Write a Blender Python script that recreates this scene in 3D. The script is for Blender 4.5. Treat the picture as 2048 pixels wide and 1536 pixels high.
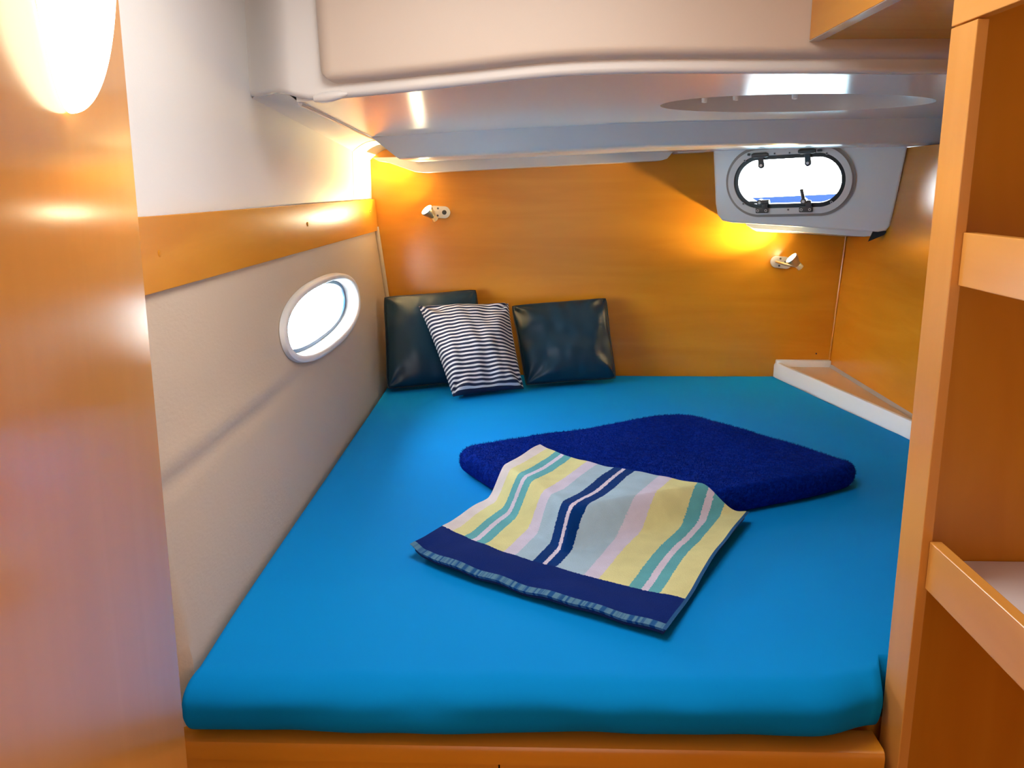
import bpy, bmesh, math, random
from mathutils import Vector, Matrix, noise

# ------------------------------------------------------------------ scene reset
for o in list(bpy.data.objects):
    bpy.data.objects.remove(o)
scene = bpy.context.scene
COL = scene.collection
random.seed(7)
R = math.radians

# ------------------------------------------------------------------ camera
cd = bpy.data.cameras.new('camera'); cam = bpy.data.objects.new('camera', cd); COL.objects.link(cam)
cam.location = (0, 0, 1.45); cam.rotation_euler = (R(90 - 12.573), 0, R(1.602))
cd.sensor_width = 36; cd.lens = 1780 / 2048 * 36; cd.clip_start = .02
scene.camera = cam

# ------------------------------------------------------------------ world: hazy bright sky over pale water
w = bpy.data.worlds.new('world'); scene.world = w; w.use_nodes = True
nt = w.node_tree; nt.nodes.clear()
tc = nt.nodes.new('ShaderNodeTexCoord'); sx = nt.nodes.new('ShaderNodeSeparateXYZ')
rp = nt.nodes.new('ShaderNodeValToRGB'); bg = nt.nodes.new('ShaderNodeBackground'); wo = nt.nodes.new('ShaderNodeOutputWorld')
mr = nt.nodes.new('ShaderNodeMapRange'); mr.inputs[1].default_value = -.2; mr.inputs[2].default_value = .3
nt.links.new(tc.outputs['Generated'], sx.inputs[0]); nt.links.new(sx.outputs['Z'], mr.inputs[0]); nt.links.new(mr.outputs[0], rp.inputs[0])
rp.color_ramp.elements[0].color = (.60, .78, .95, 1); rp.color_ramp.elements[1].color = (.90, .96, 1, 1)
rp.color_ramp.elements[0].position = .2; rp.color_ramp.elements[1].position = .5
nt.links.new(rp.outputs[0], bg.inputs[0]); bg.inputs[1].default_value = 33.0; nt.links.new(bg.outputs[0], wo.inputs[0])

# ------------------------------------------------------------------ daylight through the overhead hatch of the aisle, added aisle fills, and exposure
def area(name, loc, size, power, color, rot=(0, 0, 0)):
    l = bpy.data.lights.new(name, 'AREA'); l.shape = 'RECTANGLE'; l.size, l.size_y = size
    l.energy = power; l.color = color
    o = bpy.data.objects.new(name, l); o.location = loc; o.rotation_euler = rot; COL.objects.link(o); return o
area('hatch_daylight', (-.06, 1.22, 1.955), (.58, .5), 8.0, (1, .97, .93))
area('rear_fill_light', (.1, -.72, 1.2), (.7, 1.1), 4.6, (1, .93, .82), (R(90), 0, 0))  # added fill from behind the camera, no opening in the rear wall
area('side_fill_light', (1.27, -.56, 1.15), (1.5, .46), 10, (1, .93, .82), (0, R(90), 0))  # added fill from the right of the aisle, brightens the door leaf
vs = scene.view_settings
vs.view_transform = 'Standard'; vs.look = 'None'; vs.gamma = 1; vs.use_curve_mapping = False; vs.exposure = .24

# ------------------------------------------------------------------ materials
def mat(name, col, rough=.5, **k):
    m = bpy.data.materials.new(name); m.use_nodes = True
    b = m.node_tree.nodes['Principled BSDF']
    b.inputs['Base Color'].default_value = (*col, 1); b.inputs['Roughness'].default_value = rough
    for a, v in k.items():
        b.inputs[a.replace('_', ' ')].default_value = v
    return m
def nodes(m):
    n = m.node_tree.nodes; return n, m.node_tree.links, n['Principled BSDF']
def noise_bump(m, scale, strength, dist=.002, detail=4, stretch=(1, 1, 1)):
    n, l, b = nodes(m)
    t = n.new('ShaderNodeTexCoord'); mp = n.new('ShaderNodeMapping'); mp.inputs['Scale'].default_value = stretch
    x = n.new('ShaderNodeTexNoise'); x.inputs['Scale'].default_value = scale; x.inputs['Detail'].default_value = detail
    u = n.new('ShaderNodeBump'); u.inputs['Strength'].default_value = strength; u.inputs['Distance'].default_value = dist
    l.new(t.outputs['Object'], mp.inputs[0]); l.new(mp.outputs[0], x.inputs['Vector']); l.new(x.outputs['Fac'], u.inputs['Height']); l.new(u.outputs[0], b.inputs['Normal'])
    return m
def tone(m, c1, c2, scale, stretch=(1, 1, 1), detail=5, lo=.35, hi=.65):
    n, l, b = nodes(m)
    t = n.new('ShaderNodeTexCoord'); mp = n.new('ShaderNodeMapping'); mp.inputs['Scale'].default_value = stretch
    x = n.new('ShaderNodeTexNoise'); x.inputs['Scale'].default_value = scale; x.inputs['Detail'].default_value = detail; x.inputs['Distortion'].default_value = .6
    r = n.new('ShaderNodeValToRGB'); r.color_ramp.elements[0].position = lo; r.color_ramp.elements[1].position = hi
    r.color_ramp.elements[0].color = (*c1, 1); r.color_ramp.elements[1].color = (*c2, 1)
    l.new(t.outputs['Object'], mp.inputs[0]); l.new(mp.outputs[0], x.inputs['Vector']); l.new(x.outputs['Fac'], r.inputs[0]); l.new(r.outputs[0], b.inputs['Base Color'])
    return m
def wood(name, axis, rough=.26, c1=(.62, .235, .012), c2=(.69, .285, .018)):
    m = mat(name, c1, rough)
    st = [9, 9, 9]; st['xyz'.index(axis)] = 1.1
    tone(m, c1, c2, 1.6, st, 6)
    return m
M = {}
M['wood_x'] = wood('varnished_wood_grain_across', 'x')
M['wood_y'] = wood('varnished_wood_grain_along', 'y')
M['wood_z'] = wood('varnished_wood_grain_upright', 'z')
M['wood_door'] = wood('varnished_door_wood', 'z', .16, (.70, .315, .07), (.73, .335, .078))
M['solid_y'] = wood('solid_wood_along', 'y', .26, (.67, .295, .055), (.73, .335, .07))
M['solid_z'] = wood('solid_wood_upright', 'z', .26, (.67, .295, .055), (.73, .335, .07))
M['gelcoat'] = mat('white_gelcoat', (.75, .725, .70), .19)
M['headliner'] = noise_bump(mat('cream_headliner_vinyl', (.63, .52, .43), .45), 900, .08)
M['hullwhite'] = noise_bump(mat('white_textured_liner', (.80, .79, .77), .38), 500, .15)
M['vinyl'] = noise_bump(mat('cream_padded_vinyl', (.58, .465, .35), .5), 170, .35, .0015, 6, (1, .45, 1))
M['box'] = mat('white_moulded_plastic', (.88, .93, .96), .3)
M['plastic'] = mat('white_plastic', (.82, .82, .82), .35)
M['greyrim'] = mat('grey_rubber_rim', (.36, .34, .32), .5)
M['black'] = mat('black_rubber_and_gap_shade', (.008, .009, .011), .4)
M['navyseal'] = mat('dark_blue_seal', (.006, .06, .15), .35)
M['hinge'] = mat('dark_grey_plastic', (.085, .087, .09), .4)
M['steel'] = mat('stainless_steel', (.62, .62, .62), .28, Metallic=1.0)
M['ledgefloor'] = mat('beige_gelcoat', (.74, .56, .38), .28)
M['shelfwhite'] = mat('white_shelf_lining', (.80, .72, .70), .5)
M['brass'] = mat('satin_nickel', (.70, .64, .52), .3, Metallic=.85)
M['lampwhite'] = mat('lamp_white', (.80, .78, .72), .35)
M['bulb'] = mat('lit_bulb', (1, 1, 1), .5)
nn, ll, bb = nodes(M['bulb']); bb.inputs['Emission Color'].default_value = (1, .86, .55, 1); bb.inputs['Emission Strength'].default_value = 150
M['leather'] = noise_bump(mat('dark_teal_leather', (.004, .030, .060), .36, Specular_IOR_Level=.35), 260, .2, .001)
M['seam'] = mat('dark_seam', (.004, .014, .026), .5)
M['floor'] = wood('cabin_sole_wood', 'y', .3, (.25, .09, .015), (.32, .12, .02))
gl = bpy.data.materials.new('clear_glass'); gl.use_nodes = True
n_ = gl.node_tree.nodes; n_.clear()
a_ = n_.new('ShaderNodeBsdfTransparent'); g_ = n_.new('ShaderNodeBsdfGlossy'); x_ = n_.new('ShaderNodeMixShader'); f_ = n_.new('ShaderNodeFresnel'); o_ = n_.new('ShaderNodeOutputMaterial')
a_.inputs[0].default_value = (.96, .97, .97, 1); g_.inputs['Roughness'].default_value = .02; f_.inputs[0].default_value = 1.03
gl.node_tree.links.new(f_.outputs[0], x_.inputs[0]); gl.node_tree.links.new(a_.outputs[0], x_.inputs[1]); gl.node_tree.links.new(g_.outputs[0], x_.inputs[2]); gl.node_tree.links.new(x_.outputs[0], o_.inputs[0])
M['glass'] = gl
# sheet: stretched blue jersey
M['sheet'] = mat('blue_jersey_sheet', (.0, .245, .56), .85, Specular_IOR_Level=.08)
tone(M['sheet'], (.0, .23, .68), (.0, .26, .71), 1.3, (1, 1, 1), 3)
noise_bump(M['sheet'], 600, .12, .001)
M['fleece'] = mat('royal_blue_plush', (.002, .012, .15), .95, Specular_IOR_Level=.05)
tone(M['fleece'], (.0, .008, .15), (.0, .022, .31), 90, (1, 1, 1), 4, .3, .7)
noise_bump(M['fleece'], 160, .9, .006)
M['pile'] = mat('royal_blue_pile', (.0, .017, .22), .95, Specular_IOR_Level=.05)

def uv_ramp(m, axis, stops, interp='CONSTANT'):
    n, l, b = nodes(m)
    t = n.new('ShaderNodeUVMap'); s = n.new('ShaderNodeSeparateXYZ'); r = n.new('ShaderNodeValToRGB'); r.color_ramp.interpolation = interp
    e = r.color_ramp.elements
    while len(e) < len(stops): e.new(.5)
    for q, (p, c) in zip(e, stops): q.position = p
    for q, (p, c) in zip(e, stops): q.color = (*c, 1)
    l.new(t.outputs[0], s.inputs[0]); l.new(s.outputs[axis], r.inputs[0])
    return s, r
# striped beach towel
tw = M['towel'] = mat('striped_terry', (.8, .8, .8), .9, Specular_IOR_Level=.1)
YE, TE, PK, LI, PB, NV = (.70, .70, .36), (.12, .42, .50), (.66, .62, .78), (.62, .60, .78), (.38, .55, .70), (.0, .035, .20)
WH = (.72, .68, .72)
s_, r_ = uv_ramp(tw, 0, [(0, WH), (.055, YE), (.125, TE), (.163, PK), (.187, TE), (.228, YE), (.313, LI), (.364, PB), (.44, NV), (.477, PK), (.494, NV), (.532, PB), (.64, LI), (.695, YE), (.797, TE), (.842, PK), (.865, TE), (.904, YE)])
n, l, b = nodes(tw)
edge = n.new('ShaderNodeTexNoise'); edge.inputs['Scale'].default_value = 260; edge.inputs['Detail'].default_value = 2
tco = n.new('ShaderNodeTexCoord'); l.new(tco.outputs['Object'], edge.inputs['Vector'])
def mathn(op, a, b_):
    q = n.new('ShaderNodeMath'); q.operation = op
    for i, v in enumerate((a, b_)):
        if isinstance(v, (int, float)): q.inputs[i].default_value = v
        else: l.new(v, q.inputs[i])
    return q.outputs[0]
def mixc(fac, a, c):
    q = n.new('ShaderNodeMix'); q.data_type = 'RGBA'
    l.new(fac, q.inputs[0])
    for i, v in ((6, a), (7, c)):
        if isinstance(v, tuple): q.inputs[i].default_value = (*v, 1)
        else: l.new(v, q.inputs[i])
    return q.outputs[2]
jit = mathn('MULTIPLY', mathn('SUBTRACT', edge.outputs['Fac'], .5), .012)
uu = mathn('ADD', s_.outputs[0], jit); l.new(uu, r_.inputs[0])
band = mathn('LESS_THAN', mathn('ADD', s_.outputs[1], jit), .225)
c1 = mixc(band, r_.outputs[0], (.0, .016, .16))
# woven hem: pale blue with faint stripes
wv = n.new('ShaderNodeTexNoise'); wv.inputs['Scale'].default_value = 1; wv.noise_dimensions = '1D'
l.new(mathn('MULTIPLY', s_.outputs[0], 55), wv.inputs['W'])
hemc = n.new('ShaderNodeValToRGB'); hemc.color_ramp.elements[0].color = (.01, .09, .28, 1); hemc.color_ramp.elements[1].color = (.10, .24, .38, 1)
hemc.color_ramp.elements[0].position = .4; hemc.color_ramp.elements[1].position = .55; l.new(wv.outputs['Fac'], hemc.inputs[0])
hem = mathn('LESS_THAN', s_.outputs[1], .035)
c2 = mixc(hem, c1, hemc.outputs[0])
c3 = mixc(mathn('GREATER_THAN', s_.outputs[0], .988), c2, (.02, .10, .27))
vary = n.new('ShaderNodeTexNoise'); vary.inputs['Scale'].default_value = 25; l.new(tco.outputs['Object'], vary.inputs['Vector'])
mul = n.new('ShaderNodeMix'); mul.data_type = 'RGBA'; mul.blend_type = 'MULTIPLY'; mul.inputs[0].default_value = .25
l.new(c3, mul.inputs[6]); l.new(vary.outputs['Fac'], mul.inputs[7]); l.new(mul.outputs[2], b.inputs['Base Color'])
noise_bump(tw, 420, .5, .003)
M['towelback'] = noise_bump(mat('dark_blue_terry', (.0, .02, .12), .95), 420, .5, .003)
# striped cushion
sc = M['striped'] = mat('navy_white_stripe_cotton', (.8, .8, .8), .85)
n, l, b = nodes(sc)
u_ = n.new('ShaderNodeUVMap'); se = n.new('ShaderNodeSeparateXYZ'); l.new(u_.outputs[0], se.inputs[0])
st = mathn('GREATER_THAN', mathn('FRACT', mathn('ADD', mathn('MULTIPLY', se.outputs[1], 25), .45), 0), .44)
l.new(mixc(st, (.72, .70, .70), (.010, .016, .05)), b.inputs['Base Color'])

# ------------------------------------------------------------------ mesh helpers
def link(name, bm, m, parent=None, smooth=False, angle=40):
    me = bpy.data.meshes.new(name)
    bmesh.ops.recalc_face_normals(bm, faces=bm.faces)
    bm.to_mesh(me); bm.free()
    for q in (m if isinstance(m, (list, tuple)) else [m]): me.materials.append(q)
    if smooth:
        for p in me.polygons: p.use_smooth = True
        if angle < 180: me.set_sharp_from_angle(angle=R(angle))
    o = bpy.data.objects.new(name, me); COL.objects.link(o)
    if parent:
        o.parent = parent
        if parent.parent is None: o.matrix_parent_inverse = Matrix.Translation(parent.location).inverted()
    return o
def structure(o):
    o['kind'] = 'structure'; return o
def tag(o, label, cat, group=None):
    o['label'] = label; o['category'] = cat
    if group: o['group'] = group
    return o
def empty(name, loc=(0, 0, 0)):
    o = bpy.data.objects.new(name, None); o.location = loc; o.empty_display_size = .05; COL.objects.link(o); return o
def box_bm(x0, x1, y0, y1, z0, z1, bev=0, seg=2):
    bm = bmesh.new(); bmesh.ops.create_cube(bm, size=1)
    for v in bm.verts:
        v.co = Vector(((x0 + x1) / 2 + v.co.x * (x1 - x0), (y0 + y1) / 2 + v.co.y * (y1 - y0), (z0 + z1) / 2 + v.co.z * (z1 - z0)))
    if bev: bmesh.ops.bevel(bm, geom=bm.edges[:], offset=bev, segments=seg, affect='EDGES', profile=.5)
    return bm
def hexa(c, bev=0):
    """solid from 8 corners: 4 of the one end then the 4 of the other, same order"""
    bm = bmesh.new(); v = [bm.verts.new(p) for p in c]
    for f in ((0, 1, 2, 3), (7, 6, 5, 4), (0, 4, 5, 1), (1, 5, 6, 2), (2, 6, 7, 3), (3, 7, 4, 0)): bm.faces.new([v[i] for i in f])
    bmesh.ops.recalc_face_normals(bm, faces=bm.faces)
    if bev: bmesh.ops.bevel(bm, geom=bm.edges[:], offset=bev, segments=3, affect='EDGES', profile=.5)
    return bm
def grid_bm(fn, nu, nv, uv=False):
    bm = bmesh.new(); g = [[bm.verts.new(fn(i / nu, j / nv)) for j in range(nv + 1)] for i in range(nu + 1)]
    lay = bm.loops.layers.uv.new('UVMap') if uv else None
    for i in range(nu):
        for j in range(nv):
            f = bm.faces.new((g[i][j], g[i + 1][j], g[i + 1][j + 1], g[i][j + 1]))
            if uv:
                for lp, (a, c) in zip(f.loops, ((i, j), (i + 1, j), (i + 1, j + 1), (i, j + 1))): lp[lay].uv = (a / nu, c / nv)
    return bm
def prism(pts, vec, bev=0):
    bm = bmesh.new(); a = [bm.verts.new(p) for p in pts]; b_ = [bm.verts.new(Vector(p) + Vector(vec)) for p in pts]
    bm.faces.new(a); bm.faces.new(b_[::-1])
    for i in range(len(a)):
        j = (i + 1) % len(a); bm.faces.new((a[i], a[j], b_[j], b_[i]))
    bmesh.ops.recalc_face_normals(bm, faces=bm.faces)
    if bev: bmesh.ops.bevel(bm, geom=bm.edges[:], offset=bev, segments=3, affect='EDGES', profile=.5)
    return bm
def ring_bm(outer, inner, depth_vec):
    """flat ring between two closed outlines of equal count, thickened along depth_vec"""
    bm = bmesh.new(); n = len(outer); D = Vector(depth_vec)
    A = [bm.verts.new(p) for p in outer]; B = [bm.verts.new(p) for p in inner]
    C = [bm.verts.new(Vector(p) + D) for p in outer]; E = [bm.verts.new(Vector(p) + D) for p in inner]
    for i in range(n):
        j = (i + 1) % n
        for q in ((A[i], A[j], B[j], B[i]), (C[j], C[i], E[i], E[j]), (A[j], A[i], C[i], C[j]), (B[i], B[j], E[j], E[i])): bm.faces.new(q)
    return bm
def tube_bm(pts, rad, seg=8, closed=False):
    bm = bmesh.new(); P = [Vector(p) for p in pts]; n = len(P); rings = []
    for i, p in enumerate(P):
        t = (P[(i + 1) % n] - P[i - 1]) if closed else (P[min(i + 1, n - 1)] - P[max(i - 1, 0)])
        t.normalize(); a = t.cross(Vector((.13, .31, .94))).normalized(); b_ = t.cross(a)
        r = rad(i / max(n - 1, 1)) if callable(rad) else rad
        rings.append([bm.verts.new(p + a * r * math.cos(2 * math.pi * k / seg) + b_ * r * math.sin(2 * math.pi * k / seg)) for k in range(seg)])
    for i in range(n if closed else n - 1):
        A, B = rings[i], rings[(i + 1) % n]
        for k in range(seg):
            m_ = (k + 1) % seg; bm.faces.new((A[k], A[m_], B[m_], B[k]))
    if not closed: bm.faces.new(rings[0]); bm.faces.new(rings[-1][::-1])
    return bm
def lathe_bm(prof, o, ax, seg=24):
    """prof: (distance along axis, radius)"""
    ax = Vector(ax).normalized(); a = ax.cross(Vector((.31, .17, .9))).normalized(); b_ = ax.cross(a); o = Vector(o)
    bm = bmesh.new(); rs = []
    for d, r in prof:
        if r < 1e-5: rs.append([bm.verts.new(o + ax * d)])
        else: rs.append([bm.verts.new(o + ax * d + (a * math.cos(2 * math.pi * k / seg) + b_ * math.sin(2 * math.pi * k / seg)) * r) for k in range(seg)])
    for A, B in zip(rs, rs[1:]):
        for k in range(seg):
            m_ = (k + 1) % seg
            if len(A) == 1 and len(B) == 1: continue
            if len(A) == 1: bm.faces.new((A[0], B[m_], B[k]))
            elif len(B) == 1: bm.faces.new((A[k], A[m_], B[0]))
            else: bm.faces.new((A[k], A[m_], B[m_], B[k]))
    return bm
def cut(o, cutter_bms):
    """real boolean cut, baked into the mesh"""
    for cb in cutter_bms:
        me = bpy.data.meshes.new('cut'); bmesh.ops.recalc_face_normals(cb, faces=cb.faces); cb.to_mesh(me); cb.free()
        c = bpy.data.objects.new('cut', me); COL.objects.link(c)
        md = o.modifiers.new('b', 'BOOLEAN'); md.operation = 'DIFFERENCE'; md.solver = 'EXACT'; md.object = c
        bpy.context.view_layer.update()
        ev = o.evaluated_get(bpy.context.evaluated_depsgraph_get())
        nm = bpy.data.meshes.new_from_object(ev); o.modifiers.clear(); old = o.data; o.data = nm; nm.name = o.name
        bpy.data.objects.remove(c); bpy.data.meshes.remove(old)
    return o
def lerp(a, b_, t): return a + (b_ - a) * t
def interp(tab, x):
    if x <= tab[0][0]: return tab[0][1]
    for (x0, y0), (x1, y1) in zip(tab, tab[1:]):
        if x <= x1:
            t = (x - x0) / (x1 - x0); return y0 + (y1 - y0) * t
    return tab[-1][1]
def smooth01(t):
    t = max(0, min(1, t)); return t * t * (3 - 2 * t)

# ------------------------------------------------------------------ shell: floor, aft and side walls
structure(link('floor', box_bm(-.72, 1.3, -.85, 3.4, -.03, 0), M['floor']))
structure(link('wall_rear', box_bm(-.72, 1.3, -.85, -.82, 0, 2.0), M['wood_z']))

# wooden bulkhead at the head of the berth, open behind the window housing
wb = structure(link('wall_back', box_bm(-.70, 1.30, 3.35, 3.372, 0, 1.98), M['wood_x']))
cut(wb, [box_bm(.70, 1.29, 3.3, 3.4, 1.335, 1.575)])
# tiny screw hole low on the bulkhead
link('screw_hole', lathe_bm([(0, 0), (0, .0028), (.004, .0028), (.004, 0)], (1.06, 3.351, .828), (0, -1, 0), 12), M['black'], wb)

# wooden lining of the inboard side, leaning slightly outwards
def wrx(z): return 1.113 + (z - .81) * .054
wr = structure(link('wall_right', hexa([(wrx(0), 1.235, 0), (wrx(0), 3.348, 0), (wrx(1.566), 3.348, 1.566), (wrx(1.566), 1.235, 1.566),
                                        (wrx(0) + .02, 1.235, 0), (wrx(0) + .02, 3.348, 0), (wrx(1.566) + .02, 3.348, 1.566), (wrx(1.566) + .02, 1.235, 1.566)]), M['wood_y']))
cut(wr, [box_bm(1.0, 1.4, 2.965, 3.5, 1.325, 1.6)])
link('corner_bead', tube_bm([(wrx(z) - .003, 3.344, z) for z in (.80, 1.0, 1.2, 1.36)], .004, 8), M['wood_z'], wr, True)
link('aisle_lining', box_bm(1.282, 1.30, -.82, 1.235, 0, 1.98), M['wood_z'], wr)
link('upper_lining', box_bm(1.282, 1.30, 1.235, 3.348, 1.5, 1.98), M['gelcoat'], wr)
link('locker_shelf', box_bm(wrx(1.56) + .021, 1.281, 1.235, 2.93, 1.545, 1.563), M['gelcoat'], wr)

# hull side: padded vinyl below the trim, white liner above
def hull_x(y, z):
    def smooth01(t):
        t = max(0, min(1, t)); return t * t * (3 - 2 * t)
    t = (y - 1.15) / 2.2
    xb, xm, xt = lerp(-.512, -.548, t), lerp(-.556, -.567, t), -.602
    xb -= .06 * smooth01((1.20 - y) / .04)
    if z < .75: return xb
    if z < 1.0: return lerp(xb, xm, (z - .75) / .25)
    return lerp(xm, xt, (z - 1.0) / .29)
def crease(y, z):
    s = smooth01((2.35 - y) / .7)
    d = (z - 1.005)
    return -.004 * s * math.exp(-(d / .014) ** 2) + .003 * s * math.exp(-((d - .03) / .025) ** 2)
def hull_surface(a, c):
    y = lerp(-.82, 3.348, a); z = lerp(.0, 1.30, c)
    return Vector((hull_x(y, z) + crease(y, z), y, z))
bm = bmesh.new()
NY, NZ = 200, 110
fr = [[bm.verts.new(hull_surface(i / NY, j / NZ)) for j in range(NZ + 1)] for i in range(NY + 1)]
bk = [[None] * (NZ + 1) for _ in range(NY + 1)]
for i in range(NY + 1):
    for j in range(NZ + 1):
        if i in (0, NY) or j in (0, NZ): bk[i][j] = bm.verts.new(fr[i][j].co + Vector((-.05, 0, 0)))
for i in range(NY):
    for j in range(NZ): bm.faces.new((fr[i][j], fr[i][j + 1], fr[i + 1][j + 1], fr[i + 1][j]))
for i in range(NY):
    bm.faces.new((fr[i][0], fr[i + 1][0], bk[i + 1][0], bk[i][0])); bm.faces.new((fr[i][NZ], bk[i][NZ], bk[i + 1][NZ], fr[i + 1][NZ]))
for j in range(NZ):
    bm.faces.new((fr[0][j], bk[0][j], bk[0][j + 1], fr[0][j + 1])); bm.faces.new((fr[NY][j], fr[NY][j + 1], bk[NY][j + 1], bk[NY][j]))
bm.faces.new([bk[i][0] for i in range(NY + 1)] + [bk[NY][j] for j in range(1, NZ + 1)] + [bk[i][NZ] for i in range(NY - 1, -1, -1)] + [bk[0][j] for j in range(NZ - 1, 0, -1)])
wl = structure(link('wall_left', bm, M['vinyl'], smooth=True, angle=50))
# porthole outline in the hull side (long soft-cornered oval)
PC = (2.395, 1.110)
def port(k, N, a, c, e=2.35):
    th = 2 * math.pi * k / N; cs, sn = math.cos(th), math.sin(th)
    return PC[0] + a * math.copysign(abs(cs) ** (2 / e), cs), PC[1] + c * math.copysign(abs(sn) ** (2 / e), sn)
NP = 96
def port_ring(a, c, off):
    return [Vector((hull_x(y, z) + off, y, z)) for y, z in (port(k, NP, a, c) for k in range(NP))]
def port_prism(a, c, x0, x1):
    pts = [(x0, *port(k, NP, a, c)) for k in range(NP)]; return prism(pts, (x1 - x0, 0, 0))
cut(wl, [port_prism(.405, .078, -.8, -.4)])

up = link('upper_panel', box_bm(-.64, -.613, -.82, 3.348, 1.29, 1.98), M['hullwhite'], wl)
link('panel_joint', box_bm(-.6132, -.6124, 3.02, 3.0225, 1.405, 1.56), M['greyrim'], wl)
# cream corner beading between hull padding and bulkhead
link('corner_bead', tube_bm([(hull_x(3.33, z) + .006, 3.338, z) for z in [.76 + .54 * k / 20 for k in range(21)]], .009, 10), M['vinyl'], wl, True)

# varnished batten along the hull side
t1 = structure(link('trim_1', hexa([(-.605, -.8, 1.288), (-.605, 3.346, 1.286), (-.605, 3.346, 1.402), (-.605, -.8, 1.405), (-.592, -.8, 1.288), (-.592, 3.346, 1.286), (-.600, 3.346, 1.402), (-.600, -.8, 1.405)], .0015), M['wood_y']))
for y, z in ((1.40, 1.345), (2.33, 1.352), (3.22, 1.36)):
    link('screw_cap', lathe_bm([(0, .0055), (.0012, .0055), (.002, .004), (.002, 0)], (-.5965, y, z), (1, 0, 0), 14), M['wood_x'], t1)

# ------------------------------------------------------------------ moulded ceiling
structure(link('ceiling', box_bm(-.72, 1.3, -.85, 3.4, 1.98, 2.0), M['gelcoat']))
ceil = bpy.data.objects['ceiling']
LIPZ = [(-.62, 1.612), (-.5, 1.615), (-.38, 1.623), (-.217, 1.638), (-.076, 1.652), (.0, 1.660), (.083, 1.665), (.16, 1.667), (.222, 1.668), (.519, 1.666), (1.3, 1.662)]
def lipz(x):
    return sum(interp(LIPZ, x + d) for d in (-.06, -.03, 0, .03, .06)) / 5
FARZ = [(-.62, 1.582), (-.489, 1.588), (-.111, 1.611), (.326, 1.629), (.758, 1.636), (1.3, 1.641)]
def farz(x): return sum(interp(FARZ, x + d) for d in (-.1, -.05, 0, .05, .1)) / 5
def panz(x, y):
    return lerp(lipz(x), farz(x), (y - 1.87) / .83)
# ceiling pan over the berth with an oval recess
bm = bmesh.new()
NX, NYY = 90, 40
top = []
g = [[bm.verts.new((lerp(-.49, 1.28, i / NX), lerp(1.875, 2.705, j / NYY), panz(lerp(-.49, 1.28, i / NX), lerp(1.875, 2.705, j / NYY)))) for j in range(NYY + 1)] for i in range(NX + 1)]
h_ = [[bm.verts.new(g[i][j].co + Vector((0, 0, .03))) for j in range(NYY + 1)] for i in range(NX + 1)]
for i in range(NX):
    for j in range(NYY):
        bm.faces.new((g[i][j], g[i][j + 1], g[i + 1][j + 1], g[i + 1][j])); bm.faces.new((h_[i][j], h_[i + 1][j], h_[i + 1][j + 1], h_[i][j + 1]))
for i in range(NX):
    bm.faces.new((g[i][0], g[i + 1][0], h_[i + 1][0], h_[i][0])); bm.faces.new((g[i][NYY], h_[i][NYY], h_[i + 1][NYY], g[i + 1][NYY]))
for j in range(NYY):
    bm.faces.new((g[0][j], h_[0][j], h_[0][j + 1], g[0][j + 1])); bm.faces.new((g[NX][j], g[NX][j + 1], h_[NX][j + 1], h_[NX][j]))
pan = link('ceiling_pan', bm, M['gelcoat'], ceil, True, 50)
OC, OA, OB = (.64, 2.325), .335, .175
def oval(k, N, s=1.0): 
    th = 2 * math.pi * k / N
    return OC[0] + s * OA * math.cos(th), OC[1] + s * OB * math.sin(th)
cut(pan, [prism([(*oval(k, 64), 1.5) for k in range(64)], (0, 0, .3))])
def recess(a, c):
    x, y = oval(a * 64, 64, 1 - .06 * smooth01(c * 2)); z = panz(x, y)
    if c <= .5: return Vector((x, y, z + .055 * math.sin(c * math.pi)))
    s = 1 - (c - .5) * 2
    x2, y2 = OC[0] + (x - OC[0]) * s, OC[1] + (y - OC[1]) * s
    return Vector((x2, y2, panz(x2, y2) + .055))
rc = link('oval_recess', grid_bm(recess, 64, 10), M['gelcoat'], ceil, True, 60)
for x, y, dk in ((.467, 2.215, True), (.60, 2.195, False), (.40, 2.25, False)):
    link('knob', lathe_bm([(-.03, .004), (0, .0045), (.0, .009), (.005, .009), (.005, .0075), (.021, .006), (.0225, 0)], (x, y, panz(x, y) + .016), (0, 0, -1), 14), M['plastic'], ceil, True)
# drop along the aft edge of the pan
POD = [(-.488, 1.588, -.417, 1.527), (-.30, 1.600, -.30, 1.5325), (-.111, 1.611, -.113, 1.540), (.1, 1.6205, .1, 1.549), (.326, 1.629, .335, 1.559), (.758, 1.636, .779, 1.567), (1.28, 1.642, 1.28, 1.567)]
def pod_fn(a, c):
    k = a * (len(POD) - 1); i = min(int(k), len(POD) - 2); t = k - i
    xt, zt, xb, zb = (lerp(POD[i][q], POD[i + 1][q], t) for q in range(4))
    # section: front face, rounded nose, underside running back to the bulkhead
    sec = [(0, 2.70, xt, zt)] + [(q / 4 * .45, 2.70 + .05 * q / 4, lerp(xt, xb, q / 4 * .88), lerp(zt, zb, q / 4 * .88)) for q in range(1, 5)]
    for q in range(1, 7):
        th = q / 6 * math.pi / 2; sec.append((.45 + q * .03, 2.75 + .02 * (1 - math.cos(th)) + .012 * math.sin(th), lerp(xt, xb, .88 + .12 * math.sin(th)), lerp(zt, zb, .88 + .12 * math.sin(th))))
    sec.append((1, 3.348, xb, zb + .004))
    k2 = c * (len(sec) - 1); j = min(int(k2), len(sec) - 2); t2 = k2 - j
    return Vector((lerp(sec[j][2], sec[j + 1][2], t2), lerp(sec[j][1], sec[j + 1][1], t2), lerp(sec[j][3], sec[j + 1][3], t2)))
link('soffit', grid_bm(pod_fn, 60, 22), M['gelcoat'], ceil, True, 60)
link('soffit_end', grid_bm(lambda a, c: Vector((lerp(-.49, -.417, c), lerp(2.70 + .062 * c, 3.348, a), lerp(1.59, 1.527, c) + a * .004)), 12, 4), M['gelcoat'], ceil, True)
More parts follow.
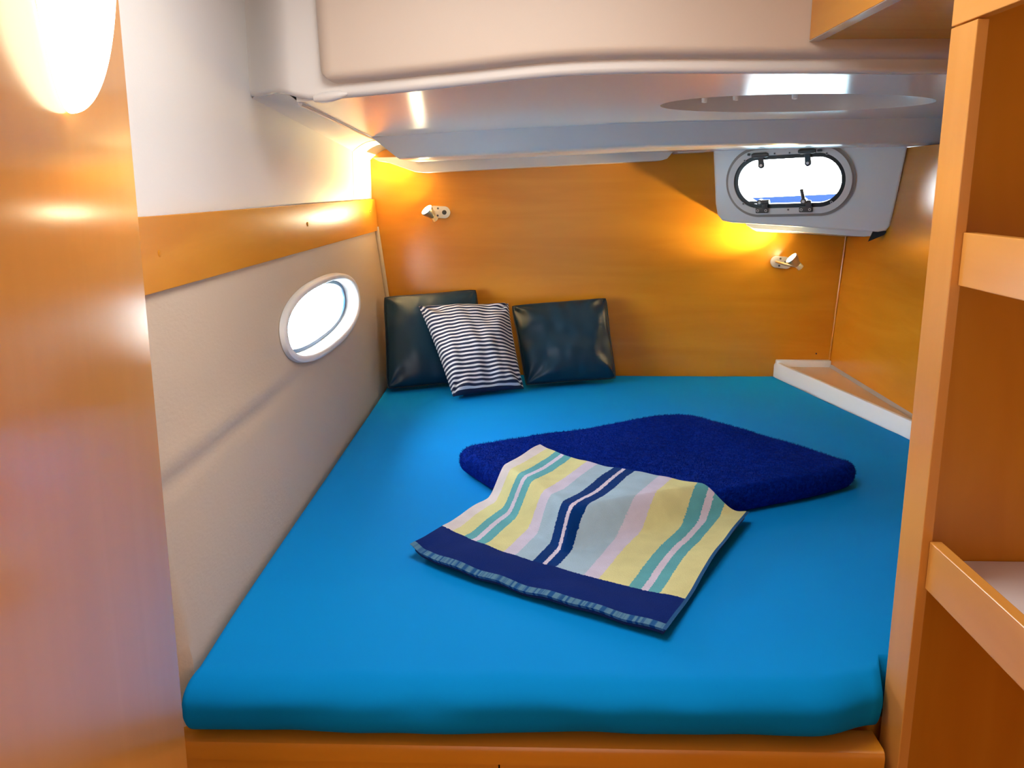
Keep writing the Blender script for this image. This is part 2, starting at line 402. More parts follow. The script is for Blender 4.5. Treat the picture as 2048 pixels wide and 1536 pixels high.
# cove between the hull liner and the pan
def wall_top(y): return 1.637 - .067 * (y - 1.9)
def cove_fn(a, c):
    x = lerp(-.614, -.488, c); y = lerp(1.985 - .115 * smooth01((x + .63) / .138), 3.348, a); zi = panz(-.49, min(max(y, 1.87), 2.7)) - max(0, y - 2.7) * .02
    x = lerp(-.614, -.488, c); z = lerp(wall_top(y), zi, c) + .022 * math.sin(math.pi * c) ** .8
    return Vector((x, y, z))
link('cove', grid_bm(cove_fn, 60, 16), M['hullwhite'], ceil, True)
link('cove_bead', tube_bm([(-.489, y, panz(-.49, min(y, 2.7)) - max(0, y - 2.7) * .02 - .001) for y in [1.9 + 1.448 * k / 30 for k in range(31)]], .0045, 8), M['gelcoat'], ceil, True)
link('cove_joint', tube_bm([cove_fn((3.02 - 1.9) / 1.448, c / 14) - Vector((0, 0, .0006)) for c in range(15)], .001, 6), M['greyrim'], ceil)
# beam across the cabin: face, rounded outboard end that runs into the hull side
def beam_path(s):
    """plan position along the beam face"""
    if s < .25:
        th = s / .25 * math.pi / 2
        return lerp(-.63, -.492, s / .25), 1.985 - .115 * smooth01(s / .25)
    return lerp(-.492, 1.28, (s - .25) / .75), 1.87
def beam_low(x):
    z = lipz(x)
    if x < -.44: z = lerp(wall_top(1.95) + .002, z, smooth01((x + .62) / .16)) + .012 * math.sin(math.pi * smooth01((x + .62) / .18))
    return z
def beam_fn(a, c):
    x, y = beam_path(a); z0 = beam_low(x)
    if c < .2:                                   # underside returning aft
        return Vector((x, y + .05 * (1 - c / .2), z0 + .004 * (1 - c / .2)))
    t = (c - .2) / .8
    r = .012
    if t < .3:
        th = t / .3 * math.pi / 2
        return Vector((x, y - r * math.sin(th), z0 + r * (1 - math.cos(th))))
    return Vector((x, y - r, lerp(z0 + r, 1.98, (t - .3) / .7)))
link('beam', grid_bm(beam_fn, 160, 30), M['gelcoat'], ceil, True, 70)
# padded headliner panel on the beam face, bottom edge parallel to the lip
def head_fn(a, c):
    x = lerp(-.432, 1.28, a); zlo = lipz(x) + .026; z = lerp(zlo, 1.985, c)
    e = min((x + .432) / .03, 1); f = min((z - zlo) / .022, 1)
    e, f = max(e, 0), max(f, 0)
    out = .030 * math.sqrt(max(0, 1 - (1 - e) ** 2)) * math.sqrt(max(0, 1 - (1 - f) ** 2))
    shift = -.03 * (z - 1.64) * (1 - a)
    # rounded lower corner
    cr = .04; dx, dz = x + .432, z - zlo
    if dx < cr and dz < cr:
        q = math.hypot(cr - dx, cr - dz)
        if q > cr:
            k = cr / q; x = -.432 + cr - (cr - dx) * k; z = zlo + cr - (cr - dz) * k; out = 0
    return Vector((x + shift, 1.858 - out, z))
def warp(t, p=2.2): return t ** p
link('headliner_panel', grid_bm(lambda a, c: head_fn(warp(a), warp(c, 1.8)), 160, 60), M['headliner'], ceil, True, 180)
# moulded nib where the lip ends
link('lip_end', lathe_bm([(-.03, 0), (-.026, .007), (-.01, .011), (.01, .011), (.03, .008), (.042, .003), (.045, 0)], (-.425, 1.862, 1.624), (.93, -.1, .12), 16), M['gelcoat'], ceil, True)
# shallow tray moulding against the bulkhead
pts = [(-.579, 3.2, 1.545), (-.555, 3.2, 1.532), (-.53, 3.2, 1.531), (-.43, 3.2, 1.497), (-.40, 3.2, 1.494), (.43, 3.2, 1.535), (.45, 3.2, 1.541), (.478, 3.2, 1.575)]
link('tray_moulding', prism(pts, (0, .148, 0), .002), M['gelcoat'], ceil, True, 30)
link('corner_moulding', prism([(.478, 3.22, 1.575), (.49, 3.22, 1.56), (.60, 3.22, 1.566), (.63, 3.22, 1.58)], (0, .128, 0), .002), M['gelcoat'], ceil, True, 30)

# hatch frame round the opening over the aisle
hf = structure(empty('window_3', (-.06, 1.22, 1.96)))
link('frame', ring_bm([(-.40, .93, 1.962), (.36, .93, 1.962), (.36, 1.51, 1.962), (-.40, 1.51, 1.962)], [(-.36, .97, 1.962), (.32, .97, 1.962), (.32, 1.47, 1.962), (-.36, 1.47, 1.962)], (0, 0, .017)), M['plastic'], hf)
link('pane', box_bm(-.36, .32, .97, 1.47, 1.968, 1.978), M['plastic'], hf)

# ------------------------------------------------------------------ ledge beside the mattress (moulded tray)
led = empty('trim_2', (1.0, 3.0, .60)); structure(led)
LO = [(.905, 3.345), (.912, 3.27), (1.000, 2.80), (1.059, 2.477), (1.105, 2.2)]
def led_in(y): return wrx(.79) - .001
def ledge_pts(off): return LO
bm = bmesh.new()
rows = []
for x, y in LO:
    d = .018
    sec = [(x - .004, .62), (x - .002, .785), (x + .004, .797), (x + d - .003, .797), (x + d, .792), (x + d + .004, .781)]
    xi = max(led_in(y), x + d + .006)
    rows.append(([bm.verts.new((min(px, xi - .001 * (6 - i)), y, z)) for i, (px, z) in enumerate(sec)]))
for A, B in zip(rows, rows[1:]):
    for k in range(len(A) - 1): bm.faces.new((A[k], A[k + 1], B[k + 1], B[k]))
link('rim', bm, M['box'], led, True, 50)
bm = bmesh.new(); rows = []
for x, y in LO:
    xi = led_in(y); rows.append((bm.verts.new((min(x + .021, xi - .002), y, .781)), bm.verts.new((xi, y, .781))))
for A, B in zip(rows, rows[1:]): bm.faces.new((A[0], A[1], B[1], B[0]))
link('tray_floor', bm, M['ledgefloor'], led)
link('back_rim', box_bm(.907, led_in(3.3), 3.322, 3.347, .70, .806, .004), M['box'], led, True, 40)
link('side_bead', prism([(led_in(0), 3.32, .7815), (led_in(0), 3.32, .792), (led_in(0) - .008, 3.32, .7815)], (0, -1.2, 0)), M['greyrim'], led)

# ------------------------------------------------------------------ portlight in the hull side
w1 = empty('window_1', (-.58, PC[0], PC[1])); structure(w1)
A1, C1 = .438, .098
bm = bmesh.new(); rings = [port_ring(A1, C1, .001), port_ring(A1 - .002, C1 - .002, .011), port_ring(A1 - .010, C1 - .008, .014), port_ring(A1 - .026, C1 - .016, .013), port_ring(A1 - .032, C1 - .020, .008), port_ring(A1 - .036, C1 - .023, -.030)]
vv = [[bm.verts.new(p) for p in r] for r in rings]
for A, B in zip(vv, vv[1:]):
    for k in range(NP): bm.faces.new((A[k], A[(k + 1) % NP], B[(k + 1) % NP], B[k]))
link('frame', bm, M['plastic'], w1, True, 50)
bm = ring_bm(port_ring(A1 - .036, C1 - .023, -.026), port_ring(A1 - .060, C1 - .032, -.026), (-.005, 0, 0)); link('seal', bm, M['navyseal'], w1)
bm = bmesh.new(); bm.faces.new([bm.verts.new(p) for p in port_ring(A1 - .05, C1 - .028, -.029)]); link('pane', bm, M['glass'], w1)

# ------------------------------------------------------------------ window housing with opening portlight, aft corner
w2 = empty('window_2', (.88, 3.1, 1.45)); structure(w2)
O = Vector((.845, 3.095, 1.465)); U = Vector((.852, -.524, 0)).normalized(); Nn = Vector((-.522, -.839, -.154)).normalized()
V = Vector((-.081, -.131, .988)).normalized()
def wp(u, v, d=0): return O + U * u + V * v + Nn * d
tilt = R(2.2)
def stadium(a, c, d=0, N=72):
    """a: half length, c: half height, tilted a little in the face"""
    out = []
    L = a - c
    for k in range(N):
        th = 2 * math.pi * k / N; cs, sn = math.cos(th), math.sin(th)
        x = c * cs + math.copysign(L, cs) if abs(cs) > 1e-6 else 0
        # even spacing along the straights
        y = c * sn
        out.append((x, y))
    pts = []
    for x, y in out: pts.append(wp(x * math.cos(tilt) - y * math.sin(tilt), x * math.sin(tilt) + y * math.cos(tilt), d))
    return pts
face = [(-.268, .135), (.369, .118), (.350, -.02), (.338, -.10), (.330, -.146), (.318, -.160), (.29, -.166), (-.20, -.147), (-.235, -.140), (-.253, -.12), (-.260, -.08)]
fr_ = [wp(u, v) for u, v in face]
bk_ = [Vector((wp(u, v).x + (-.0 if u < 0 else .0), 3.349, wp(u, v).z)) for u, v in face]
hs = bmesh.new(); A = [hs.verts.new(p) for p in fr_]; B = [hs.verts.new(Vector((min(p.x, wrx(p.z) - .002), p.y, p.z))) for p in [q - Nn * .06 for q in fr_]]
hs.faces.new(A); hs.faces.new(B[::-1])
for i in range(len(A)): hs.faces.new((A[i], A[(i + 1) % len(A)], B[(i + 1) % len(A)], B[i]))
bmesh.ops.recalc_face_normals(hs, faces=hs.faces)
bmesh.ops.bevel(hs, geom=[e for e in hs.edges if all(v in A for v in e.verts)], offset=.010, segments=4, affect='EDGES', profile=.5)
hs_o = link('housing', hs, M['box'], w2, True, 35)
cut(hs_o, [prism(stadium(.192, .094, .05), -Nn * .3)])
# body running back to the bulkhead, stepped in below
def shell(face2, y1, inset, name):
    bm = bmesh.new(); a = [bm.verts.new(wp(u, v, -inset)) for u, v in face2]; b2 = [bm.verts.new((wp(u, v, -inset).x + .02, y1, wp(u, v, -inset).z)) for u, v in face2]
    for i in range(len(a) - 1): bm.faces.new((a[i], a[i + 1], b2[i + 1], b2[i]))
    return link(name, bm, M['box'], w2, True, 35)
sh = [(-.262, .13), (-.254, -.08), (-.247, -.115), (-.23, -.136), (-.20, -.143), (.29, -.162), (.314, -.155), (.33, -.1)]
shell(sh, 3.349, .012, 'body')
lw = [(-.19, -.150), (-.175, -.172), (-.15, -.182), (.23, -.200), (.255, -.197), (.275, -.166)]
bm = bmesh.new(); a = [bm.verts.new(wp(u, v, -.09)) for u, v in lw]; b2 = [bm.verts.new((min(wp(u, v, -.09).x + .03, 1.12), 3.349, wp(u, v).z)) for u, v in lw]
for i in range(len(a) - 1): bm.faces.new((a[i], a[i + 1], b2[i + 1], b2[i]))
bm.faces.new(a)
link('lower_step', bm, M['box'], w2, True, 35)
link('gap_shade', hexa([wp(.27, -.168, -.03), wp(.315, -.166, -.03), wp(.305, -.180, -.03), wp(.256, -.204, -.03), wp(.27, -.168, -.06), wp(.30, -.166, -.06), wp(.295, -.180, -.06), wp(.256, -.204, -.06)]), M['black'], w2)  # black block, puts the shade under the housing into the colour
link('outer_rim', ring_bm(stadium(.217, .119, .001), stadium(.199, .1005, .004), Nn * .004), M['greyrim'], w2, True, 40)
rim = link('frame', ring_bm(stadium(.2075, .109, .004), stadium(.187, .0885, .004), Nn * .008), M['plastic'], w2, True, 40)
link('tunnel', ring_bm(stadium(.190, .092, .003), stadium(.187, .089, .003), -Nn * .09), M['black'], w2, True, 40)
link('seal', ring_bm(stadium(.190, .0915, .006), stadium(.173, .0745, .006), -Nn * .018), M['black'], w2, True, 40)
bm = bmesh.new(); bm.faces.new([bm.verts.new(p) for p in stadium(.18, .082, -.006)]); link('pane', bm, M['glass'], w2)
def tl(x, y, d=0): return wp(x * math.cos(tilt) - y * math.sin(tilt), x * math.sin(tilt) + y * math.cos(tilt), d)
def screw(x, y, d, r=.0045, parent=w2):
    s = link('screw', lathe_bm([(0, r), (.0012, r), (.0016, r * .75), (.0008, r * .45), (.0008, 0)], tl(x, y, d), Nn, 14), M['steel'], parent, True, 40)
    if parent is w2: link('socket', lathe_bm([(0, r * .5), (.0004, r * .5), (.0004, 0)], tl(x, y, d + .0012), Nn, 8), M['black'], s)
    return s
for x, y in ((-.145, .076), (-.042, .094), (.008, .0935), (.128, .085), (.142, -.073), (-.155, -.070), (.0, -.094)): screw(x, y, .012)
for i, hx in enumerate((-.09, .066)):
    h = link('hinge', tube_bm([tl(hx - .028 + .056 * k / 8, .092 + (.004 if i else 0), .018) for k in range(9)], lambda t: .0085 if .12 < t < .95 else .0055, 12), M['hinge'], w2, True, 50)
    link('hinge_arm', hexa([tl(hx - .009, .09, .020), tl(hx + .009, .09, .020), tl(hx + .011, .056, .010), tl(hx - .011, .056, .010), tl(hx - .009, .09, .010), tl(hx + .009, .09, .010), tl(hx + .011, .056, .001), tl(hx - .011, .056, .001)], .003), M['hinge'], h, True, 40)
    link('hinge_boss', lathe_bm([(-.008, .011), (.002, .011), (.003, .009), (.003, 0)], tl(hx, .057, .008), Nn, 18), M['hinge'], h, True, 40)
    screw(hx, .057, .0112, .0048, h)
    link('hinge_pin', tube_bm([tl(hx + (.034 if i else -.034), .096, .018), tl(hx + (.048 if i else -.042), .0965, .018)], .0042, 10), M['hinge'], h, True, 50)
for i, lx in enumerate((-.088, .060)):
    y0 = -.094
    q = link('latch', hexa([tl(lx - .022, y0 - .009, .022), tl(lx + .022, y0 - .009, .022), tl(lx + .022, y0 + .009, .022), tl(lx - .022, y0 + .009, .022), tl(lx - .022, y0 - .009, .011), tl(lx + .022, y0 - .009, .011), tl(lx + .022, y0 + .009, .011), tl(lx - .022, y0 + .009, .011)], .003), M['hinge'], w2, True, 40)
    for d in (-.014, .014): screw(lx + d, y0, .021, .0048, q)
    link('latch_neck', hexa([tl(lx + .0, y0 + .006, .022), tl(lx + .018, y0 + .006, .022), tl(lx + .018, y0 + .03, .022), tl(lx + .0, y0 + .03, .022), tl(lx + .0, y0 + .006, .012), tl(lx + .018, y0 + .006, .012), tl(lx + .018, y0 + .03, .012), tl(lx + .0, y0 + .03, .012)], .003), M['hinge'], q, True, 40)
    bx, by = (lx - .004, y0 + .029)
    link('latch_knob', lathe_bm([(-.014, .010), (.004, .010), (.006, .008), (.006, 0)], tl(bx, by, .026), Nn, 18), M['hinge'], q, True, 40)
    screw(bx, by, .0315, .005, q)
    e = (bx - .036, by + .001) if i == 0 else (bx - .008, by + .040)
    link('latch_lever', tube_bm([tl(lerp(bx, e[0], k / 6), lerp(by, e[1], k / 6), .024) for k in range(7)], lambda t: .0042 if i == 0 else .006, 10), M['hinge'], q, True, 50)
    if i == 0: link('latch_stub', tube_bm([tl(bx, by, .024), tl(bx + .032, by + .001, .024)], .008, 12), M['hinge'], q, True, 50)

# ------------------------------------------------------------------ moored boat seen through the aft window
bm = bmesh.new()
for x0, x1, y0, y1 in ((-60, -.78, -60, 60), (1.36, 60, -60, 60), (-.78, 1.36, 3.5, 60), (-.78, 1.36, -60, -.95)):
    bm.faces.new([bm.verts.new(p) for p in ((x0, y0, .62), (x1, y0, .62), (x1, y1, .62), (x0, y1, .62))])
sea = link('sea', bm, noise_bump(mat('pale_sea_water', (.10, .26, .34), .12), 3, .6, .05)); sea['kind'] = 'stuff'
tag(sea, 'pale calm water outside the portholes', 'water')
bt = empty('moored_boat', (2.1, 7.0, .61)); tag(bt, 'white boat with a blue stripe, moored outside the oblong window', 'boat')
def boat_fn(zs, ys):
    def fn(a, c):
        k = c * (len(zs) - 1); i = min(int(k), len(zs) - 2); t = k - i
        x = lerp(.9, 3.1, a); z = lerp(zs[i], zs[i + 1], t); bow = .55 * abs(a - .45) ** 2.2 * 4
        return Vector((x, 7.0 + lerp(ys[i], ys[i + 1], t) + bow, z + (.10 * (a - .25) if z > 1.2 else .03 * (a - .3))))
    return fn
link('hull', grid_bm(boat_fn([.6, 1.0, 1.25], [.15, .02, 0]), 24, 4), mat('boat_white', (.85, .85, .84), .3), bt, True)
link('stripe', grid_bm(boat_fn([1.25, 1.35], [-.01, -.01]), 24, 2), mat('boat_blue', (.001, .008, .034), .6, Specular_IOR_Level=.1), bt, True)
link('deck', grid_bm(boat_fn([1.35, 1.385, 1.41], [0, .05, .9]), 24, 4), mat('boat_deck', (.85, .85, .84), .4), bt, True)

# ------------------------------------------------------------------ berth base
bb_ = empty('bed_base', (0, 1.19, 0)); tag(bb_, 'varnished wooden berth base with rounded front rail under the blue mattress', 'bed base')
link('front_rail', prism([(-.58, 1.154, .619), (-.58, 1.154, .640), (-.58, 1.157, .6465), (-.58, 1.163, .6495), (-.58, 1.208, .6495), (-.58, 1.208, .619)], (1.088, 0, 0)), M['wood_x'], bb_, True, 30)
for x0, x1 in ((-.58, -.0525), (-.0505, .508)):
    link('front_panel', box_bm(x0, x1, 1.160, 1.178, 0, .618, .001), M['wood_x'], bb_)
link('base_board', box_bm(-.50, 1.09, 1.245, 3.34, .60, .6495), M['wood_y'], bb_)

# ------------------------------------------------------------------ mattress under a stretched blue sheet
LX = [(1.15, -.5225), (1.165, -.520), (1.20, -.5125), (3.35, -.543)]
RX = [(1.16, 1.085), (2.2, 1.085), (2.45, 1.066), (2.507, 1.058), (2.8, .992), (3.27, .902), (3.35, .895)]
def rounded_box(nx, ny, nz, sx, sy, sz, r, rx=None):
    rx = rx or r
    """grid box rounded to radius r; local 0..s"""
    bm = bmesh.new(); bmesh.ops.create_cube(bm, size=1)
    bm.free(); bm = bmesh.new(); cache = {}
    def V_(i, j, k):
        if (i, j, k) not in cache:
            def m(t, n, s):               # denser near the ends
                q = t / n; q = q + .10 * math.sin(2 * math.pi * q) * -1 * .9 / 1.0 * .8
                return q * s
            p = Vector((m(i, nx, sx), m(j, ny, sy), k / nz * sz))
            c = Vector((max(rx, min(sx - rx, p.x)), max(r, min(sy - r, p.y)), max(r, min(sz - r, p.z))))
            d = p - c
            d.x *= r / rx
            if d.length > 1e-9:
                d = d.normalized() * r if (abs(d.x) > 1e-9) + (abs(d.y) > 1e-9) + (abs(d.z) > 1e-9) > 1 else d
                d.x *= rx / r; p = c + d
            cache[(i, j, k)] = bm.verts.new(p)
        return cache[(i, j, k)]
    for i in range(nx):
        for j in range(ny):
            bm.faces.new((V_(i, j, 0), V_(i, j + 1, 0), V_(i + 1, j + 1, 0), V_(i + 1, j, 0))); bm.faces.new((V_(i, j, nz), V_(i + 1, j, nz), V_(i + 1, j + 1, nz), V_(i, j + 1, nz)))
        for k in range(nz):
            bm.faces.new((V_(i, 0, k), V_(i + 1, 0, k), V_(i + 1, 0, k + 1), V_(i, 0, k + 1))); bm.faces.new((V_(i, ny, k), V_(i, ny, k + 1), V_(i + 1, ny, k + 1), V_(i + 1, ny, k)))
    for j in range(ny):
        for k in range(nz):
            bm.faces.new((V_(0, j, k), V_(0, j, k + 1), V_(0, j + 1, k + 1), V_(0, j + 1, k))); bm.faces.new((V_(nx, j, k), V_(nx, j + 1, k), V_(nx, j + 1, k + 1), V_(nx, j, k + 1)))
    return bm
bm = rounded_box(150, 150, 24, 1.6, 2.185, .099, .047, .014)
for v in bm.verts:
    s, yy, zz = v.co
    s /= 1.6
    y = 1.150 + yy
    xl, xr = interp(LX, y), interp(RX, y)
    x = lerp(xl, xr, s)
    f = smooth01((yy) / .25)                       # near the front edge
    wav = noise.noise(Vector((x * 5, y * 1.5, zz * 6))) * .006 + noise.noise(Vector((x * 13, y * 5, zz * 22 + 4))) * .0035
    if zz < .1 and yy < .04:                       # front face: sagging folds of the sheet
        fold = .005 * math.sin((x * 4.1 + zz * 24) + 3 * noise.noise(Vector((x * 3, 0, zz * 7)))) * smooth01((.085 - zz) / .06)
        y += fold + wav * .8 - .007 * math.sin(math.pi * zz / .099)
    y += (.040 * smooth01((x - .39) / .125) ** 1.4 + .054 * smooth01((x - .5165) / .006)) * max(0, 1 - yy / .15)
    y += .006 * (1 - zz / .099) ** 1.5 * max(0, 1 - yy / .2)
    z = .651 + zz
    z += smooth01((zz - .05) / .045) * (wav * .35 * (1 - .5 * f) + .0025 * noise.noise(Vector((x * 2.2, y * 1.6, 9))) - .004 * (1 - f))
    v.co = Vector((x, y, z))
tag(link('mattress', bm, M['sheet'], None, True, 180), 'large berth mattress in a stretched plain blue fitted sheet', 'mattress')

# ------------------------------------------------------------------ cushions leaning at the head of the berth
def cushion(name, TL, TR, BL, BR, thick, material, label, cat, group, amp, seed, fat=.55, corner=0, pull=.055, seam=None):
    TL, TR, BL, BR = map(Vector, (TL, TR, BL, BR)); ctr = (BL + BR) / 2
    root = empty(name, (ctr.x, ctr.y, ctr.z)); tag(root, label, cat, group)
    nrm = ((TR - TL).cross(TL - BL)).normalized()
    if nrm.y > 0: nrm = -nrm
    def base(u, v): return (BL * (1 - u) + BR * u) * (1 - v) + (TL * (1 - u) + TR * u) * v
    def edge_pull(u, v):
        a, c = 2 * u - 1, 2 * v - 1
        k = 1 - corner * abs(a) ** 5 * abs(c) ** 5
        a2 = a * k * (1 - pull * (1 - c * c) * abs(a) ** 3)
        c2 = c * k * (1 - pull * (1 - a * a) * abs(c) ** 3)
        return (a2 + 1) / 2, (c2 + 1) / 2
    N = 64
    def surf(side):
        def fn(u, v):
            a, c = 2 * u - 1, 2 * v - 1
            uu_, vv_ = edge_pull(u, v)
            h = thick * max(0, (1 - abs(a) ** 2.6)) ** fat * max(0, (1 - abs(c) ** 2.6)) ** fat
            e = max(abs(a), abs(c))
            p = base(uu_, vv_)
            wr_ = amp * (noise.noise(Vector((u * 3.2 + seed, v * 3.2, seed))) * 1.0 + .5 * noise.noise(Vector((u * 8, v * 5 + seed, 3 + seed)))) * smooth01((1 - e) / .12)
            # tension folds radiating from the corners
            for cu, cv in ((0, 0), (1, 0), (0, 1), (1, 1)):
                du, dv = u - cu, v - cv; rr = math.hypot(du, dv)
                wr_ += amp * .55 * math.sin(7 * math.atan2(abs(dv), abs(du) + 1e-6) + seed * cu + 2 * cv) * math.exp(-(rr / .28) ** 2) * smooth01((1 - e) / .05)
            return p + nrm * side * (h + (wr_ if side > 0 else wr_ * .2)) 
        return fn
    bm = grid_bm(surf(1), N, N, True)
    b2 = grid_bm(surf(-.8), N, N, True)
    me = bpy.data.meshes.new('t'); b2.to_mesh(me); b2.free(); bm.from_mesh(me); bpy.data.meshes.remove(me)
    bmesh.ops.remove_doubles(bm, verts=bm.verts, dist=.0004)
    link('cover', bm, material, root, True, 180)
    per = []
    for k in range(40): per.append((k / 40, 0))
    for k in range(40): per.append((1, k / 40))
    for k in range(40): per.append((1 - k / 40, 1))
    for k in range(40): per.append((0, 1 - k / 40))
    if seam: link('seam', tube_bm([base(*edge_pull(u, v)) for u, v in per], .0028, 6, True), seam, root, True)
    return root
cushion('cushion', (-.548, 3.16, 1.062), (-.222, 3.265, 1.078), (-.515, 2.975, .764), (-.18, 3.12, .764), .052, M['leather'], 'dark teal leather cushion in the corner against the padded hull side', 'cushion', 'cushions at the head of the berth', .006, 1.7, .5, .03, .025, seam=M['seam'])
cushion('cushion', (-.412, 3.075, 1.040), (-.100, 3.11, 1.046), (-.277, 2.875, .764), (-.043, 3.0, .764), .070, M['striped'], 'navy and white striped cotton cushion between two leather cushions', 'cushion', 'cushions at the head of the berth', .017, 4.1, .5, .0, .035)
cushion('cushion', (-.095, 3.235, 1.022), (.258, 3.288, 1.046), (-.038, 3.045, .764), (.290, 3.15, .768), .060, M['leather'], 'dark teal leather cushion leaning on the bare wooden bulkhead beside the striped one', 'cushion', 'cushions at the head of the berth', .014, 2.6, .5, .032, .035, seam=M['seam'])

# ------------------------------------------------------------------ folded royal blue blanket
Q = [Vector(p) for p in ((-.205, 2.14), (.065, 1.63), (.785, 2.025), (.44, 2.515))]     # left, front, right, back corner
def sd(x, y):
    m_ = 9
    for i in range(4):
        a, b2 = Q[i], Q[(i + 1) % 4]; e = (b2 - a).normalized()
        m_ = min(m_, -(e.y * (x - a.x) - e.x * (y - a.y)))
    return m_
def hb(x, y, wd=.05): return .062 * smooth01((sd(x, y) + wd * .6) / wd)
bk_root = empty('blanket', (.29, 2.08, .752)); tag(bk_root, 'folded royal blue plush blanket lying on the sheet under the striped towel', 'blanket')
bm = rounded_box(80, 80, 10, 1, 1, .060, .029)
for v in bm.verts:
    a, c, z = v.co
    # round the plan corners
    for cx, cy in ((0, 0), (1, 0), (0, 1), (1, 1)):
        rr = .085; ox, oy = (rr if cx == 0 else 1 - rr), (rr if cy == 0 else 1 - rr)
        if (a < ox if cx == 0 else a > ox) and (c < oy if cy == 0 else c > oy):
            d = math.hypot(a - ox, c - oy)
            # square distance -> round distance
            sq = max(abs(a - ox), abs(c - oy))
            if d > 1e-6: k = sq / d; a, c = ox + (a - ox) * k, oy + (c - oy) * k
    p = (Q[0] * (1 - a) + Q[1] * a) * (1 - c) + (Q[3] * (1 - a) + Q[2] * a) * c
    x, y = p
    n1 = noise.noise(Vector((x * 5, y * 5, 1))) * .012 + noise.noise(Vector((x * 14, y * 14, 5))) * .004
    y += noise.noise(Vector((x * 7, 3, y * 4))) * .012
    x += noise.noise(Vector((x * 5, y * 6, 8))) * .010
    v.co = Vector((x, y, .7535 + z * (1 + n1 * 9)))
bo = link('folded_cloth', bm, M['fleece'], bk_root, True, 180)
# plush pile: short fibres over the cloth
me = bo.data; me.calc_loop_triangles(); cum = []; tot = 0
for t in me.loop_triangles: tot += t.area; cum.append(tot)
import bisect
pb = bmesh.new(); rnd = random.Random(3)
for _ in range(60000):
    t = me.loop_triangles[min(bisect.bisect(cum, rnd.random() * tot), len(cum) - 1)]
    if t.normal.z < -.3: continue
    a, b2, c = (me.vertices[i].co for i in t.vertices); r1 = math.sqrt(rnd.random()); r2 = rnd.random()
    p = a * (1 - r1) + b2 * r1 * (1 - r2) + c * r1 * r2
    d = (t.normal + Vector((rnd.uniform(-.7, .7), rnd.uniform(-.7, .7), rnd.uniform(-.5, .3)))).normalized() * rnd.uniform(.003, .0065)
    s = d.cross(Vector((rnd.uniform(-1, 1), rnd.uniform(-1, 1), rnd.uniform(-1, 1)))).normalized() * .0007
    if p.z + d.z < .7535: continue
    pb.faces.new((pb.verts.new(p - s), pb.verts.new(p + s), pb.verts.new(p + d)))
po = link('pile', pb, M['pile'], bk_root); po['kind'] = 'stuff'

# ------------------------------------------------------------------ striped beach towel draped over the blanket
def curve(P, t):
    P = [Vector(p) for p in P]; d = [0]
    for a, b2 in zip(P, P[1:]): d.append(d[-1] + (b2 - a).length)
    s = t * d[-1]
    for i in range(len(P) - 1):
        if s <= d[i + 1] + 1e-9:
            q = (s - d[i]) / (d[i + 1] - d[i])
            m0 = (P[i + 1] - P[i - 1]) / (d[i + 1] - d[i - 1]) if i > 0 else (P[1] - P[0]) / d[1]
            m1 = (P[i + 2] - P[i]) / (d[i + 2] - d[i]) if i + 2 < len(P) else (P[i + 1] - P[i]) / (d[i + 1] - d[i])
            L = d[i + 1] - d[i]; h00 = 2 * q ** 3 - 3 * q * q + 1; h10 = q ** 3 - 2 * q * q + q; h01 = -2 * q ** 3 + 3 * q * q; h11 = q ** 3 - q * q
            return P[i] * h00 + m0 * L * h10 + P[i + 1] * h01 + m1 * L * h11
    return P[-1]
TB = [(-.240, 1.587), (-.136, 1.500), (-.009, 1.412), (.107, 1.343), (.206, 1.285)]
TT = [(.010, 2.096), (.069, 2.007), (.129, 1.950), (.241, 1.882), (.350, 1.815), (.451, 1.785)]
TLf = [(-.240, 1.587), (-.183, 1.722), (-.132, 1.850), (-.075, 1.925), (.010, 2.096)]
TRt = [(.206, 1.285), (.257, 1.392), (.298, 1.481), (.358, 1.604), (.451, 1.785)]
def coons(u, v):
    b_, t_, l_, r_2 = curve(TB, u), curve(TT, u), curve(TLf, v), curve(TRt, v)
    c00, c10, c01, c11 = Vector(TB[0]), Vector(TB[-1]), Vector(TT[0]), Vector(TT[-1])
    return b_ * (1 - v) + t_ * v + l_ * (1 - u) + r_2 * u - (c00 * (1 - u) * (1 - v) + c10 * u * (1 - v) + c01 * (1 - u) * v + c11 * u * v)
def towel_z(u, v, p):
    z = .7655 + hb(p.x, p.y, .06) 
    z += .010 * math.sin(v * 8.0 + 2.2 * u + 1.0) * math.exp(-((v - .30) / .25) ** 2) * (1 - .5 * u) + .004
    z += .004 * noise.noise(Vector((u * 5, v * 4, 2))) + .003 * noise.noise(Vector((u * 11, v * 7, 6)))
    z += .010 * smooth01((u - .86) / .14) * smooth01((v - .25) / .4)          # right edge stands proud
    z += .010 * smooth01((.06 - u) / .06) * smooth01((.2 - v) / .2)
    return max(z, .7655)
tr = empty('beach_towel', (.1, 1.68, .755)); tag(tr, 'folded beach towel in pastel stripes with a navy border, draped over the blue blanket', 'towel')
NU, NV2 = 110, 90
def tow_top(u, v):
    p = coons(u, v); return Vector((p.x, p.y, towel_z(u, v, p)))
bm = bmesh.new(); lay = bm.loops.layers.uv.new('UVMap')
T = [[bm.verts.new(tow_top(i / NU, j / NV2)) for j in range(NV2 + 1)] for i in range(NU + 1)]
def under(i, j):
    c = T[i][j].co; cin = coons(min(max(i / NU, .012), .988), min(max(j / NV2, .012), .985))
    return bm.verts.new((cin.x, cin.y, c.z - .0075))
Bt = [[under(i, j) if (i in (0, NU) or j in (0, NV2)) else None for j in range(NV2 + 1)] for i in range(NU + 1)]
def face_uv(vs, uvs, mi=0):
    f = bm.faces.new(vs); f.material_index = mi
    for lp, q in zip(f.loops, uvs): lp[lay].uv = q
